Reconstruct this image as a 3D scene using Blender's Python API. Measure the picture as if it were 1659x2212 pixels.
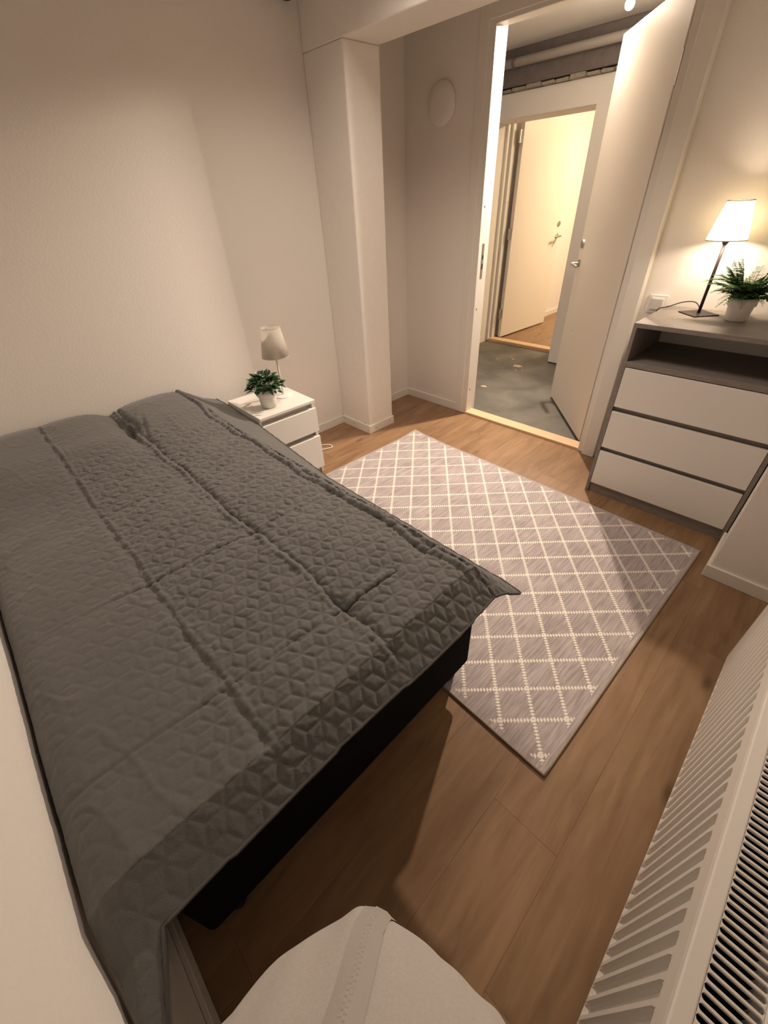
import bpy, bmesh, math, random
import numpy as np
from mathutils import Vector, Matrix

for o in list(bpy.data.objects):
    bpy.data.objects.remove(o)
SC = bpy.context.scene
COL = SC.collection

# ------------------------------------------------------------------ camera
cam_d = bpy.data.cameras.new('camera')
cam = bpy.data.objects.new('camera', cam_d); COL.objects.link(cam)
cam_d.sensor_fit = 'HORIZONTAL'; cam_d.sensor_width = 36.0
cam_d.lens = 36.0 * 891.112 / 1659.0
cam_d.clip_start = 0.02; cam_d.clip_end = 60
r = Vector((0.70160797, 0.71109889, -0.04565779))
u = Vector((-0.40551732, 0.45114959, 0.7949967))
f = Vector((-0.58591976, 0.53926099, -0.60489306))
m = Matrix(((r.x, u.x, -f.x, 2.45713), (r.y, u.y, -f.y, -2.63394), (r.z, u.z, -f.z, 1.41089), (0, 0, 0, 1)))
cam.matrix_world = m
SC.camera = cam

# ------------------------------------------------------------------ view and world
SC.view_settings.view_transform = 'Standard'
SC.view_settings.look = 'None'
SC.view_settings.gamma = 1.0
SC.view_settings.use_curve_mapping = False
SC.view_settings.exposure = 0.20
w = bpy.data.worlds.new('night'); SC.world = w; w.use_nodes = True
w.node_tree.nodes['Background'].inputs[0].default_value = (0.01, 0.012, 0.02, 1)
w.node_tree.nodes['Background'].inputs[1].default_value = 0.3

# light levels (watts) and colours, used by the lamp builders below
WARM = (1.0, 0.80, 0.60)
HALL_W, HALL_FILL_W, CHEST_W, ROOM2_W, CEILING_FILL_W = 300, 2.6, 24.0, 60, 10.5

def light(name, kind, loc, watts, color=WARM, radius=.03, look=None, **kw):
    d = bpy.data.lights.new(name, kind); d.energy = watts; d.color = color
    if kind == 'AREA': d.size = radius
    else: d.shadow_soft_size = radius
    for k, v in kw.items(): setattr(d, k, v)
    o = bpy.data.objects.new(name, d); COL.objects.link(o); o.location = loc
    if look is not None:
        o.rotation_euler = (Vector(look) - Vector(loc)).to_track_quat('-Z', 'Y').to_euler()
    return o

# spot of the hall ceiling lamp, shining into the room through the doorway
light('hall_spot', 'SPOT', (0.972, 0.735, 2.192), HALL_W, (1.0, .82, .66), .034, look=(.92, -.75, 0.0), spot_size=math.radians(122), spot_blend=.95)
light('hall_glow', 'POINT', (0.96, 0.75, 2.13), HALL_FILL_W, (1.0, .83, .62), .03)
light('chest_lamp_bulb', 'POINT', (1.980, -0.122, 1.247), CHEST_W, (1.0, .80, .60), .034)
light('far_room_lamp', 'AREA', (1.0, 3.3, 2.25), ROOM2_W, (1.0, .76, .48), .5, look=(.3, 3.2, 0))
# added soft fill under the ceiling, above the frame; no known fixture
light('ceiling_fill', 'AREA', (1.20, -1.25, 2.38), CEILING_FILL_W, (1.0, .84, .70), .5, look=(1.15, -1.15, 0), spread=math.radians(130))

# ------------------------------------------------------------------ materials
def mat(name, color, rough=.6, metal=0.0, spec=.4, bump=0, scale=40, var=0, stretch=None, sheen=0, emit=None, estr=0, obj=True, trans=0):
    M = bpy.data.materials.new(name); M.use_nodes = True
    nt = M.node_tree; b = nt.nodes['Principled BSDF']
    b.inputs['Base Color'].default_value = (*color, 1)
    b.inputs['Roughness'].default_value = rough
    b.inputs['Metallic'].default_value = metal
    b.inputs['Specular IOR Level'].default_value = spec
    if sheen: b.inputs['Sheen Weight'].default_value = sheen
    if emit:
        b.inputs['Emission Color'].default_value = (*emit, 1); b.inputs['Emission Strength'].default_value = estr
    if bump or var:
        tc = nt.nodes.new('ShaderNodeTexCoord'); mp = nt.nodes.new('ShaderNodeMapping')
        nt.links.new(tc.outputs['Object'], mp.inputs[0])
        if stretch: mp.inputs['Scale'].default_value = stretch
        n = nt.nodes.new('ShaderNodeTexNoise'); n.inputs['Scale'].default_value = scale; n.inputs['Detail'].default_value = 5
        nt.links.new(mp.outputs[0], n.inputs['Vector'])
        if var:
            rm = nt.nodes.new('ShaderNodeMapRange'); rm.inputs['From Min'].default_value = .3; rm.inputs['From Max'].default_value = .7
            rm.inputs['To Min'].default_value = 1 - var; rm.inputs['To Max'].default_value = 1 + var
            nt.links.new(n.outputs[0], rm.inputs[0])
            mx = nt.nodes.new('ShaderNodeVectorMath'); mx.operation = 'SCALE'; mx.inputs[0].default_value = color
            nt.links.new(rm.outputs[0], mx.inputs['Scale']); nt.links.new(mx.outputs[0], b.inputs['Base Color'])
        if bump:
            bp = nt.nodes.new('ShaderNodeBump'); bp.inputs['Strength'].default_value = bump; bp.inputs['Distance'].default_value = .002
            nt.links.new(n.outputs[0], bp.inputs['Height']); nt.links.new(bp.outputs[0], b.inputs['Normal'])
    return M

M_wall = mat('wall_paint', (.83, .785, .735), .75, bump=.35, scale=90, var=.012)
M_plaster = mat('plaster_paint', (.84, .795, .745), .75, bump=.5, scale=30, var=.015)
M_ceil = mat('ceiling_paint', (.80, .765, .72), .8, bump=.3, scale=60)
M_trim = mat('trim_paint', (.80, .76, .70), .35, spec=.45)
M_doorp = mat('door_paint', (.80, .74, .66), .42, spec=.4, bump=.04, scale=150)
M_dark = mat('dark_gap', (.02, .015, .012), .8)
M_steel = mat('brushed_steel', (.55, .52, .48), .35, metal=.9)
M_screw = mat('screw_dark', (.12, .09, .07), .5, metal=.5)
M_white_f = mat('white_foil', (.80, .765, .72), .38, spec=.4)
M_white_l = mat('white_lacquer', (.85, .82, .77), .4, spec=.4)
M_radi = mat('radiator_enamel', (.76, .725, .675), .35, spec=.45)
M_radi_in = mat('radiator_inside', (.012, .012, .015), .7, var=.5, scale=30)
M_black = mat('black_fabric', (.006, .006, .007), .95, spec=.1, bump=.2, scale=300)
M_blackp = mat('black_plastic', (.015, .015, .02), .5)
M_brown = mat('dark_bronze', (.045, .032, .03), .45, metal=.3)
M_pot = mat('white_ceramic', (.78, .75, .70), .45, bump=.15, scale=60)
M_soil = mat('soil', (.02, .014, .01), .9, bump=.6, scale=120)
M_stem = mat('plant_stem', (.05, .10, .03), .6)
M_leaf = mat('leaf_green', (.022, .075, .025), .33, spec=.5, var=.35, scale=12)
M_fern = mat('fern_green', (.06, .16, .035), .45, spec=.4, var=.3, scale=20)
M_switch = mat('switch_plastic', (.74, .72, .69), .35)
M_rocker = mat('switch_rocker', (.56, .53, .50), .4)
M_pipe = mat('pipe_paint', (.40, .36, .33), .6)
M_duct = mat('duct_grey', (.17, .145, .135), .8, bump=.3, scale=20, var=.1)
M_mortar = mat('rough_mortar', (.36, .32, .26), .9, bump=1, scale=60, var=.15)
M_thr = mat('threshold_oak', (.72, .49, .30), .45, var=.10, scale=14, stretch=(1, 14, 14))
M_hem = mat('coverlet_binding', (.105, .10, .094), .9, spec=.1, bump=.3, scale=250)
M_rugedge = mat('rug_binding', (.33, .27, .20), .9, bump=.4, scale=200)
M_skin = mat('skin', (.62, .40, .29), .5, var=.05, scale=20)
M_hair = mat('hair', (.06, .04, .025), .6)
M_jacket = mat('jacket_fabric', (.54, .51, .48), .85, spec=.2, bump=.25, scale=350, var=.05)
M_tape = mat('zip_tape', (.46, .43, .40), .6, spec=.4, bump=.2, scale=300)
M_trous = mat('trouser_fabric', (.06, .06, .07), .9)
M_bulb = mat('bulb_glass', (1, .9, .7), .3, emit=(1, .84, .6), estr=160)
M_led = mat('lamp_front', (1, .9, .7), .3, emit=(1, .86, .64), estr=60)

def coverlet_mat():
    M = mat('coverlet_fabric', (.126, .123, .118), .88, spec=.15, bump=.35, scale=420, var=.06, sheen=.25)
    return M
M_cover = coverlet_mat()

def concrete():
    M = bpy.data.materials.new('hall_concrete'); M.use_nodes = True; nt = M.node_tree; b = nt.nodes['Principled BSDF']
    b.inputs['Roughness'].default_value = .6
    tc = nt.nodes.new('ShaderNodeTexCoord'); n = nt.nodes.new('ShaderNodeTexNoise'); n.inputs['Scale'].default_value = 3.2; n.inputs['Detail'].default_value = 8; n.inputs['Distortion'].default_value = .6
    nt.links.new(tc.outputs['Object'], n.inputs['Vector'])
    cr = nt.nodes.new('ShaderNodeValToRGB'); nt.links.new(n.outputs[0], cr.inputs[0])
    e = cr.color_ramp.elements; e[0].position = .3; e[0].color = (.085, .080, .070, 1); e[1].position = .72; e[1].color = (.19, .175, .15, 1)
    nt.links.new(cr.outputs[0], b.inputs['Base Color'])
    bp = nt.nodes.new('ShaderNodeBump'); bp.inputs['Strength'].default_value = .3; bp.inputs['Distance'].default_value = .004
    nt.links.new(n.outputs[0], bp.inputs['Height']); nt.links.new(bp.outputs[0], b.inputs['Normal'])
    return M
M_conc = concrete()
M_spill = mat('dried_plaster', (.62, .50, .35), .9, bump=.8, scale=80)

def wood_floor(tint=1.0):
    """laminate oak: grain along y, each plank varied through its object-info random value"""
    M = bpy.data.materials.new('laminate_oak'); M.use_nodes = True; nt = M.node_tree; b = nt.nodes['Principled BSDF']
    b.inputs['Roughness'].default_value = .42; b.inputs['Specular IOR Level'].default_value = .4
    L = nt.links.new; N = nt.nodes.new
    tc = N('ShaderNodeTexCoord'); oi = N('ShaderNodeObjectInfo')
    ad = N('ShaderNodeVectorMath'); ad.operation = 'ADD'
    sc = N('ShaderNodeVectorMath'); sc.operation = 'SCALE'; sc.inputs[0].default_value = (7.3, 13.1, 3.7)
    L(oi.outputs['Random'], sc.inputs['Scale']); L(tc.outputs['Object'], ad.inputs[0]); L(sc.outputs[0], ad.inputs[1])
    mp = N('ShaderNodeMapping'); mp.inputs['Scale'].default_value = (1, .13, 1); L(ad.outputs[0], mp.inputs[0])
    n1 = N('ShaderNodeTexNoise'); n1.inputs['Scale'].default_value = 26; n1.inputs['Detail'].default_value = 7; n1.inputs['Distortion'].default_value = 1.0
    L(mp.outputs[0], n1.inputs['Vector'])
    mp2 = N('ShaderNodeMapping'); mp2.inputs['Scale'].default_value = (1, .3, 1); L(ad.outputs[0], mp2.inputs[0])
    n2 = N('ShaderNodeTexNoise'); n2.inputs['Scale'].default_value = 5; n2.inputs['Detail'].default_value = 4; n2.inputs['Distortion'].default_value = 1.5
    L(mp2.outputs[0], n2.inputs['Vector'])
    vo = N('ShaderNodeTexVoronoi'); vo.inputs['Scale'].default_value = 4.6; vo.inputs['Randomness'].default_value = 1
    mp3 = N('ShaderNodeMapping'); mp3.inputs['Scale'].default_value = (1.3, .55, 1); L(ad.outputs[0], mp3.inputs[0]); L(mp3.outputs[0], vo.inputs['Vector'])
    kn = N('ShaderNodeMapRange'); kn.inputs['From Min'].default_value = .02; kn.inputs['From Max'].default_value = .13; kn.inputs['To Min'].default_value = .42; kn.inputs['To Max'].default_value = 1
    L(vo.outputs['Distance'], kn.inputs[0])
    cr = N('ShaderNodeValToRGB'); e = cr.color_ramp.elements
    e[0].position = .22; e[0].color = (.15 * tint, .076 * tint, .034 * tint, 1); e[1].position = .80; e[1].color = (.395 * tint, .245 * tint, .135 * tint, 1)
    mix = N('ShaderNodeMath'); mix.operation = 'MULTIPLY_ADD'; mix.inputs[1].default_value = .55
    h2 = N('ShaderNodeMath'); h2.operation = 'MULTIPLY'; h2.inputs[1].default_value = .45
    L(n2.outputs[0], h2.inputs[0]); L(n1.outputs[0], mix.inputs[0]); L(h2.outputs[0], mix.inputs[2]); L(mix.outputs[0], cr.inputs[0])
    vr = N('ShaderNodeMapRange'); vr.inputs['To Min'].default_value = .97; vr.inputs['To Max'].default_value = 1.03; L(oi.outputs['Random'], vr.inputs[0])
    mm = N('ShaderNodeMath'); mm.operation = 'MULTIPLY'; L(vr.outputs[0], mm.inputs[0]); L(kn.outputs[0], mm.inputs[1])
    s2 = N('ShaderNodeVectorMath'); s2.operation = 'SCALE'; L(cr.outputs[0], s2.inputs[0]); L(mm.outputs[0], s2.inputs['Scale'])
    L(s2.outputs[0], b.inputs['Base Color'])
    bp = N('ShaderNodeBump'); bp.inputs['Strength'].default_value = .15; bp.inputs['Distance'].default_value = .001
    L(n1.outputs[0], bp.inputs['Height']); L(bp.outputs[0], b.inputs['Normal'])
    return M
M_floor = wood_floor()

def grey_oak():
    M = mat('grey_oak_foil', (.235, .205, .185), .55, bump=.15, scale=22, var=.16, stretch=(1, 9, 9))
    return M
M_oak = grey_oak()

def rug_mat(LX, LY):
    """grey-mauve weave with a dotted cream trellis; local x runs 0..LX from the right end, y 0..LY from the door side"""
    M = bpy.data.materials.new('rug_weave'); M.use_nodes = True; nt = M.node_tree; b = nt.nodes['Principled BSDF']
    b.inputs['Roughness'].default_value = .95; b.inputs['Specular IOR Level'].default_value = .1
    L = nt.links.new
    def N(t, **k):
        n = nt.nodes.new(t)
        for a, v in k.items(): setattr(n, a, v)
        return n
    def mth(op, a, b_=None, c=None):
        n = N('ShaderNodeMath', operation=op)
        for i, v in enumerate((a, b_, c)):
            if v is None: continue
            if isinstance(v, (int, float)): n.inputs[i].default_value = v
            else: L(v, n.inputs[i])
        return n.outputs[0]
    tc = N('ShaderNodeTexCoord'); sp = N('ShaderNodeSeparateXYZ'); L(tc.outputs['Object'], sp.inputs[0])
    X, Y = sp.outputs[0], sp.outputs[1]
    p = mth('DIVIDE', mth('ADD', X, .035), .150)          # node pitch along the rug
    q = mth('DIVIDE', mth('ADD', Y, .062), .1612)
    a = mth('ADD', p, q); c = mth('SUBTRACT', p, q)
    fa = mth('SUBTRACT', a, mth('ROUND', a)); fc = mth('SUBTRACT', c, mth('ROUND', c))
    da = mth('ABSOLUTE', fa); dc = mth('ABSOLUTE', fc)
    # dots: counted along the other coordinate
    def dots(d, along):
        s = mth('SINE', mth('MULTIPLY', along, 2 * math.pi * 10))
        wv = mth('MULTIPLY_ADD', s, .036, .036)
        return mth('LESS_THAN', d, wv)
    ma = dots(da, c); mc = dots(dc, a)
    near = mth('MULTIPLY', mth('LESS_THAN', da, .10), mth('LESS_THAN', dc, .10))
    st = mth('GREATER_THAN', mth('SINE', mth('MULTIPLY', X, 2 * math.pi / .0085)), .0)
    far = mth('LESS_THAN', mth('ADD', da, dc), .105)
    cross = mth('MULTIPLY', far, st)
    mask = mth('MAXIMUM', mth('MAXIMUM', ma, mc), cross)
    inside = mth('MULTIPLY', mth('MULTIPLY', mth('LESS_THAN', X, -.02), mth('GREATER_THAN', X, -(LX - .02))), mth('MULTIPLY', mth('LESS_THAN', Y, -.02), mth('GREATER_THAN', Y, -(LY - .02))))
    mask = mth('MULTIPLY', mask, inside)
    mp = N('ShaderNodeMapping'); mp.inputs['Scale'].default_value = (1, .06, 1); L(tc.outputs['Object'], mp.inputs[0])
    n1 = N('ShaderNodeTexNoise'); n1.inputs['Scale'].default_value = 190; n1.inputs['Detail'].default_value = 4; L(mp.outputs[0], n1.inputs['Vector'])
    n2 = N('ShaderNodeTexNoise'); n2.inputs['Scale'].default_value = 9; n2.inputs['Detail'].default_value = 5; L(tc.outputs['Object'], n2.inputs['Vector'])
    h = mth('MULTIPLY_ADD', n1.outputs[0], .7, mth('MULTIPLY', n2.outputs[0], .3))
    cr = N('ShaderNodeValToRGB'); e = cr.color_ramp.elements
    e[0].position = .36; e[0].color = (.335, .284, .28, 1); e[1].position = .66; e[1].color = (.54, .48, .47, 1)
    L(h, cr.inputs[0])
    mx = N('ShaderNodeMix', data_type='RGBA'); L(mask, mx.inputs[0]); L(cr.outputs[0], mx.inputs[6]); mx.inputs[7].default_value = (.88, .82, .73, 1)
    L(mx.outputs[2], b.inputs['Base Color'])
    hb = mth('ADD', mth('MULTIPLY', mask, .6), n1.outputs[0])
    bp = N('ShaderNodeBump'); bp.inputs['Strength'].default_value = .5; bp.inputs['Distance'].default_value = .003
    L(hb, bp.inputs['Height']); L(bp.outputs[0], b.inputs['Normal'])
    return M

def shade_mat(name, col, glow=None, gstr=0):
    M = bpy.data.materials.new(name); M.use_nodes = True; nt = M.node_tree
    out = nt.nodes['Material Output']; nt.nodes.remove(nt.nodes['Principled BSDF'])
    d = nt.nodes.new('ShaderNodeBsdfDiffuse'); t = nt.nodes.new('ShaderNodeBsdfTranslucent'); mx = nt.nodes.new('ShaderNodeMixShader')
    d.inputs[0].default_value = (*col, 1); t.inputs[0].default_value = (*col, 1); mx.inputs[0].default_value = .62
    nt.links.new(d.outputs[0], mx.inputs[1]); nt.links.new(t.outputs[0], mx.inputs[2])
    last = mx.outputs[0]
    if glow:
        e = nt.nodes.new('ShaderNodeEmission'); e.inputs[0].default_value = (*glow, 1); e.inputs[1].default_value = gstr
        a = nt.nodes.new('ShaderNodeAddShader'); nt.links.new(last, a.inputs[0]); nt.links.new(e.outputs[0], a.inputs[1]); last = a.outputs[0]
    nt.links.new(last, out.inputs[0])
    return M
M_shade = shade_mat('shade_cream', (.80, .76, .70))
M_shade_lit = shade_mat('shade_lit', (.80, .72, .56), (1, .85, .60), 1.55)

# ------------------------------------------------------------------ builders
WM = {}
def link(name, data, parent=None):
    o = bpy.data.objects.new(name, data); COL.objects.link(o)
    if parent is not None: o.parent = parent
    return o
def empty(name, loc, rz=0):
    o = link(name, None); o.location = loc; o.rotation_euler = (0, 0, rz); o.empty_display_size = .1
    WM[o.name] = Vector(loc); return o
def tag(o, label, cat, group=None, kind=None):
    if label: o['label'] = label
    if cat: o['category'] = cat
    if group: o['group'] = group
    if kind: o['kind'] = kind
    return o
def struct(o): o['kind'] = 'structure'; return o
def base(o):
    while o is not None:
        if o.name in WM: return WM[o.name]
        o = o.parent
    return Vector((0, 0, 0))
def done(name, bm, mt, parent=None, smooth=False):
    """world-coordinate bmesh -> one mesh object (under its thing, in the thing's own coordinates)"""
    if parent is not None: bmesh.ops.translate(bm, vec=-base(parent), verts=bm.verts)
    me = bpy.data.meshes.new(name); bm.normal_update(); bm.to_mesh(me); bm.free()
    if smooth:
        for p in me.polygons: p.use_smooth = True
    for x in (mt if isinstance(mt, (list, tuple)) else [mt]): me.materials.append(x)
    return link(name, me, parent)
def box(bm, x0, x1, y0, y1, z0, z1, bev=0, seg=1, mi=0):
    x0, x1 = sorted((x0, x1)); y0, y1 = sorted((y0, y1)); z0, z1 = sorted((z0, z1))
    vs = [bm.verts.new((x, y, z)) for x in (x0, x1) for y in (y0, y1) for z in (z0, z1)]
    F = [(0, 1, 3, 2), (4, 6, 7, 5), (0, 4, 5, 1), (2, 3, 7, 6), (0, 2, 6, 4), (1, 5, 7, 3)]
    fs = [bm.faces.new([vs[i] for i in q]) for q in F]
    for q in fs: q.material_index = mi
    if bev:
        es = list({e for q in fs for e in q.edges})
        bmesh.ops.bevel(bm, geom=es, offset=bev, segments=seg, affect='EDGES', profile=.5)
    return vs
def bx(name, dims, mt, parent=None, bev=.0015, seg=1):
    bm = bmesh.new(); box(bm, *dims, bev=bev, seg=seg); return done(name, bm, mt, parent)
def lathe(bm, prof, c, seg=32, cap0=True, cap1=True, ax='z'):
    rings = []
    for (rad, h) in prof:
        ring = []
        for i in range(seg):
            a = 2 * math.pi * i / seg
            p = (rad * math.cos(a), rad * math.sin(a), h)
            if ax == 'y': p = (p[0], p[2], p[1])
            if ax == 'x': p = (p[2], p[0], p[1])
            ring.append(bm.verts.new((c[0] + p[0], c[1] + p[1], c[2] + p[2])))
        rings.append(ring)
    for a, b in zip(rings, rings[1:]):
        for i in range(seg):
            bm.faces.new((a[i], a[(i + 1) % seg], b[(i + 1) % seg], b[i]))
    if cap0: bm.faces.new(rings[0][::-1])
    if cap1: bm.faces.new(rings[-1])
    bmesh.ops.recalc_face_normals(bm, faces=bm.faces)
def tube(bm, pts, rad, seg=8, caps=True):
    pts = [Vector(p) for p in pts]; rings = []
    up = Vector((0, 0, 1)); prev = None
    for i, p in enumerate(pts):
        d = (pts[min(i + 1, len(pts) - 1)] - pts[max(i - 1, 0)]).normalized()
        if prev is None:
            s = d.cross(up)
            if s.length < 1e-3: s = d.cross(Vector((1, 0, 0)))
            s.normalize()
        else:
            s = (prev - d * prev.dot(d)).normalized()
        prev = s; t = d.cross(s)
        rr = rad[i] if isinstance(rad, (list, tuple)) else rad
        rings.append([bm.verts.new(p + (s * math.cos(2 * math.pi * k / seg) + t * math.sin(2 * math.pi * k / seg)) * rr) for k in range(seg)])
    for a, b in zip(rings, rings[1:]):
        for k in range(seg): bm.faces.new((a[k], a[(k + 1) % seg], b[(k + 1) % seg], b[k]))
    if caps: bm.faces.new(rings[0][::-1]); bm.faces.new(rings[-1])
    bmesh.ops.recalc_face_normals(bm, faces=bm.faces)
def smooth_pts(P, n=6):
    P = [Vector(p) for p in P]; out = []
    Q = [P[0]] + P + [P[-1]]
    for i in range(1, len(Q) - 2):
        for k in range(n):
            t = k / n; a, b, c, d = Q[i - 1], Q[i], Q[i + 1], Q[i + 2]
            out.append(.5 * ((2 * b) + (c - a) * t + (2 * a - 5 * b + 4 * c - d) * t * t + (3 * b - a - 3 * c + d) * t ** 3))
    out.append(P[-1]); return out

rnd = random.Random(7)
# ================================================================== ROOM SHELL
XW, YL, ZC = 2.80, -2.915, 2.42          # window wall, left wall, ceiling height
def wbox(name, dims, mt=None): return struct(bx(name, dims, mt or M_wall, None, bev=0))

# floor: sub-floor slab with individually laid laminate planks as children
fl = wbox('floor', (-.05, XW + .05, YL - .05, .0, -.06, -.012), M_dark)
PW = .193
def lay_planks(parent, x0, x1, y0, y1, ztop, off, length=1.29):
    meshes = {}
    i = 0; x = x0
    while x < x1 - .002:
        xe = min(x + PW, x1); y = y1 + off[i % len(off)]
        while y > y0:
            ya, yb = max(y - length, y0), min(y, y1)
            if yb - ya > .01:
                key = (round(xe - x, 3), round(yb - ya, 3))
                if key not in meshes:
                    bm = bmesh.new(); box(bm, 0.0001, xe - x - .0001, -(yb - ya) + .0001, -.0001, -.009, 0, bev=.0004)
                    me = bpy.data.meshes.new('plank'); bm.to_mesh(me); bm.free(); me.materials.append(M_floor); meshes[key] = me
                o = link('plank', meshes[key], parent); o.location = (x, yb, ztop)
            y -= length
        x = xe; i += 1
lay_planks(fl, 0.0, XW, YL, 0.0, 0.0, [.45, .12, .85, .3, 1.05, .6])

wbox('wall_back', (-.12, 0, YL - .1, .1, -.05, ZC))                         # head wall
wbox('wall_left', (-.12, XW + .12, YL - .12, YL, -.05, ZC))
wbox('wall_front', (XW, XW + .12, YL, .1, -.05, ZC))
wbox('ceiling', (-.12, XW + .12, YL - .12, .1, ZC, ZC + .08), M_ceil)
# door wall in three pieces round the opening
DX0, DX1, DZ = .60, 1.665, 2.125
bm = bmesh.new()
box(bm, 0, DX0, 0, .1, -.05, ZC); box(bm, DX1, XW, 0, .1, -.05, ZC); box(bm, DX0, DX1, 0, .1, DZ, ZC)
struct(done('wall_right', bm, M_wall))
# plastered column in the corner and the boxed beam running from it
CX, CY0, CY1, BZ = .312, -.752, -.512, 2.012
bm = bmesh.new()
def plaster(bm, x0, x1, y0, y1, z0, z1, nz, amp, seed):
    rr = random.Random(seed)
    vs0 = len(bm.verts)
    box(bm, x0, x1, y0, y1, z0, z1, bev=.006, seg=2)
plaster(bm, 0, CX, CY0, CY1, 0, BZ, 8, .004, 1)
struct(done('wall_column', bm, M_plaster))
bm = bmesh.new(); box(bm, 0, XW, CY0, CY1, BZ, ZC, bev=.006, seg=2); struct(done('ceiling_beam', bm, M_plaster))
# pillar by the window wall
PX, PY = 2.495, -.736
bm = bmesh.new(); box(bm, PX, XW, PY, 0, 0, ZC, bev=.004, seg=2); struct(done('wall_pillar', bm, M_wall))

# baseboards (with the screws the photo shows as small parts)
BH, BT = .063, .012
def baseboard(name, runs, screws=()):
    bm = bmesh.new()
    for d in runs: box(bm, *d, 0, BH, bev=.002)
    o = struct(done(name, bm, M_trim))
    for s in screws:
        bm = bmesh.new(); lathe(bm, [(.004, -.001), (.0035, .001)], s[:3], 10, ax=s[3]); done('screw', bm, M_screw, o)
    return o
baseboard('baseboard_back', [(0, BT, YL, CY0), (0, BT, CY1, 0)])
baseboard('baseboard_column', [(0, CX + BT, CY0 - BT, CY0), (CX, CX + BT, CY0, CY1 + .004)],
          [(CX * .45, CY0 - BT, .034, 'y'), (CX * .83, CY0 - .001, .066, 'y'), (CX + BT, CY0 + .05, .034, 'x'), (CX + BT, CY1 - .045, .036, 'x')])
baseboard('baseboard_right', [(0, .55, -BT, 0)])
baseboard('baseboard_left', [(0, XW, YL, YL + BT)])
baseboard('baseboard_pillar', [(PX - BT, XW, PY - BT, PY), (PX - BT, PX, PY, -.445)])
baseboard('baseboard_front', [(XW - BT, XW, YL, PY - BT)])

# ---------------------------------------------------------------- doorway of the room (frame = trim_1)
fr = struct(empty('trim_1', (DX0, 0, 0)))
bx('casing', (.548, .606, -.016, 0, 0, 2.165), M_trim, fr, .003)
bx('casing', (1.612, 1.688, -.050, 0, 0, 2.165), M_trim, fr, .003)
bx('casing', (.606, 1.612, -.016, 0, 2.10, 2.165), M_trim, fr, .003)
# jambs: an outer strip towards the room, then the rabbet
bx('jamb', (.600, .648, -.012, .058, 0, 2.125), M_trim, fr, .002)
bx('jamb', (.600, .638, .058, .110, 0, 2.125), M_trim, fr, .002)
bx('jamb', (1.574, 1.665, -.022, .040, 0, 2.125), M_trim, fr, .002)
bx('jamb', (1.600, 1.665, .040, .110, 0, 2.125), M_trim, fr, .002)
bx('door_gap_shade', (1.556, 1.574, .036, .050, .0, 2.10), M_dark, fr, 0)  # black strip added as the shade in the gap beside the leaf
bx('head', (.648, 1.574, -.012, .058, 2.082, 2.125), M_trim, fr, .002)
bx('head', (.638, 1.600, .058, .110, 2.092, 2.125), M_trim, fr, .002)
sp = bx('strike_plate', (.6475, .6500, .026, .048, .953, 1.150), M_steel, fr, .0005)
bx('bolt_hole', (.6495, .6505, .031, .043, 1.005, 1.035), M_dark, sp, 0)
bx('bolt_hole', (.6495, .6505, .031, .043, 1.060, 1.085), M_dark, sp, 0)
for z in (.192, .764, 1.341, 1.917):
    bm = bmesh.new(); lathe(bm, [(.006, -.001), (.005, .001)], (.648, .016, z), 12, ax='x'); done('screw', bm, M_screw, fr)
# oak threshold
th = struct(empty('trim_2', (1.1, 0, 0)))
bx('threshold', (.640, 1.590, -.020, .075, -.03, .018), M_thr, th, .004, 2)

# ---------------------------------------------------------------- room door, swung out into the hall
H = Vector((1.527, .092, 0)); Fv = Vector((.982, .727, 0)); dd = (Fv - H).normalized(); ang = math.atan2(dd.y, dd.x)
dr = empty('door_1', H, ang); struct(dr)
LW = (Fv - H).length
def dbox(name, d, mt, parent, bev=.0015):
    bm = bmesh.new(); box(bm, *d, bev=bev); me = bpy.data.meshes.new(name); bm.normal_update(); bm.to_mesh(me); bm.free(); me.materials.append(mt); return link(name, me, parent)
# local x from hinge to free edge; the face seen is local +y (towards the room)
dbox('door_leaf', (0, LW, -.040, 0, .012, 2.070), M_doorp, dr, .002)
def local(bm, name, mt, parent, smooth=False):
    me = bpy.data.meshes.new(name); bm.normal_update(); bm.to_mesh(me); bm.free(); me.materials.append(mt)
    if smooth:
        for p in me.polygons: p.use_smooth = True
    return link(name, me, parent)
def handle_set(parent, x, z, side, lever_dir, lockz):
    bm = bmesh.new(); lathe(bm, [(.024, 0), (.024, side * .008), (.019, side * .010)], (x, 0, z), 24, ax='y'); ro = local(bm, 'handle_rosette', M_steel, parent)
    bm = bmesh.new(); tube(bm, smooth_pts([(x, 0, z), (x, side * .045, z), (x + lever_dir * .012, side * .055, z), (x + lever_dir * .12, side * .055, z - .004)], 5), .009, 10)
    local(bm, 'door_handle', M_steel, parent, True)
    bm = bmesh.new(); lathe(bm, [(.026, 0), (.025, side * .011), (.018, side * .013)], (x, 0, lockz), 24, ax='y'); lo = local(bm, 'lock_rosette', M_steel, parent)
    return lo
handle_set(dr, LW - .052, .985, 1, -1, 1.100)
bm = bmesh.new(); box(bm, LW - .005, LW + .001, -.030, -.010, .90, 1.13); local(bm, 'latch_plate', M_steel, dr)
bm = bmesh.new(); lathe(bm, [(.003, 0), (.003, .0015)], (LW - .20, 0, .577), 10, ax='y'); local(bm, 'screw', M_screw, dr)
for z in (.28, 1.05, 1.80):
    bm = bmesh.new(); lathe(bm, [(.008, -.055), (.008, .055)], (-.012, -.004, z), 12); local(bm, 'hinge', M_steel, dr)

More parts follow.
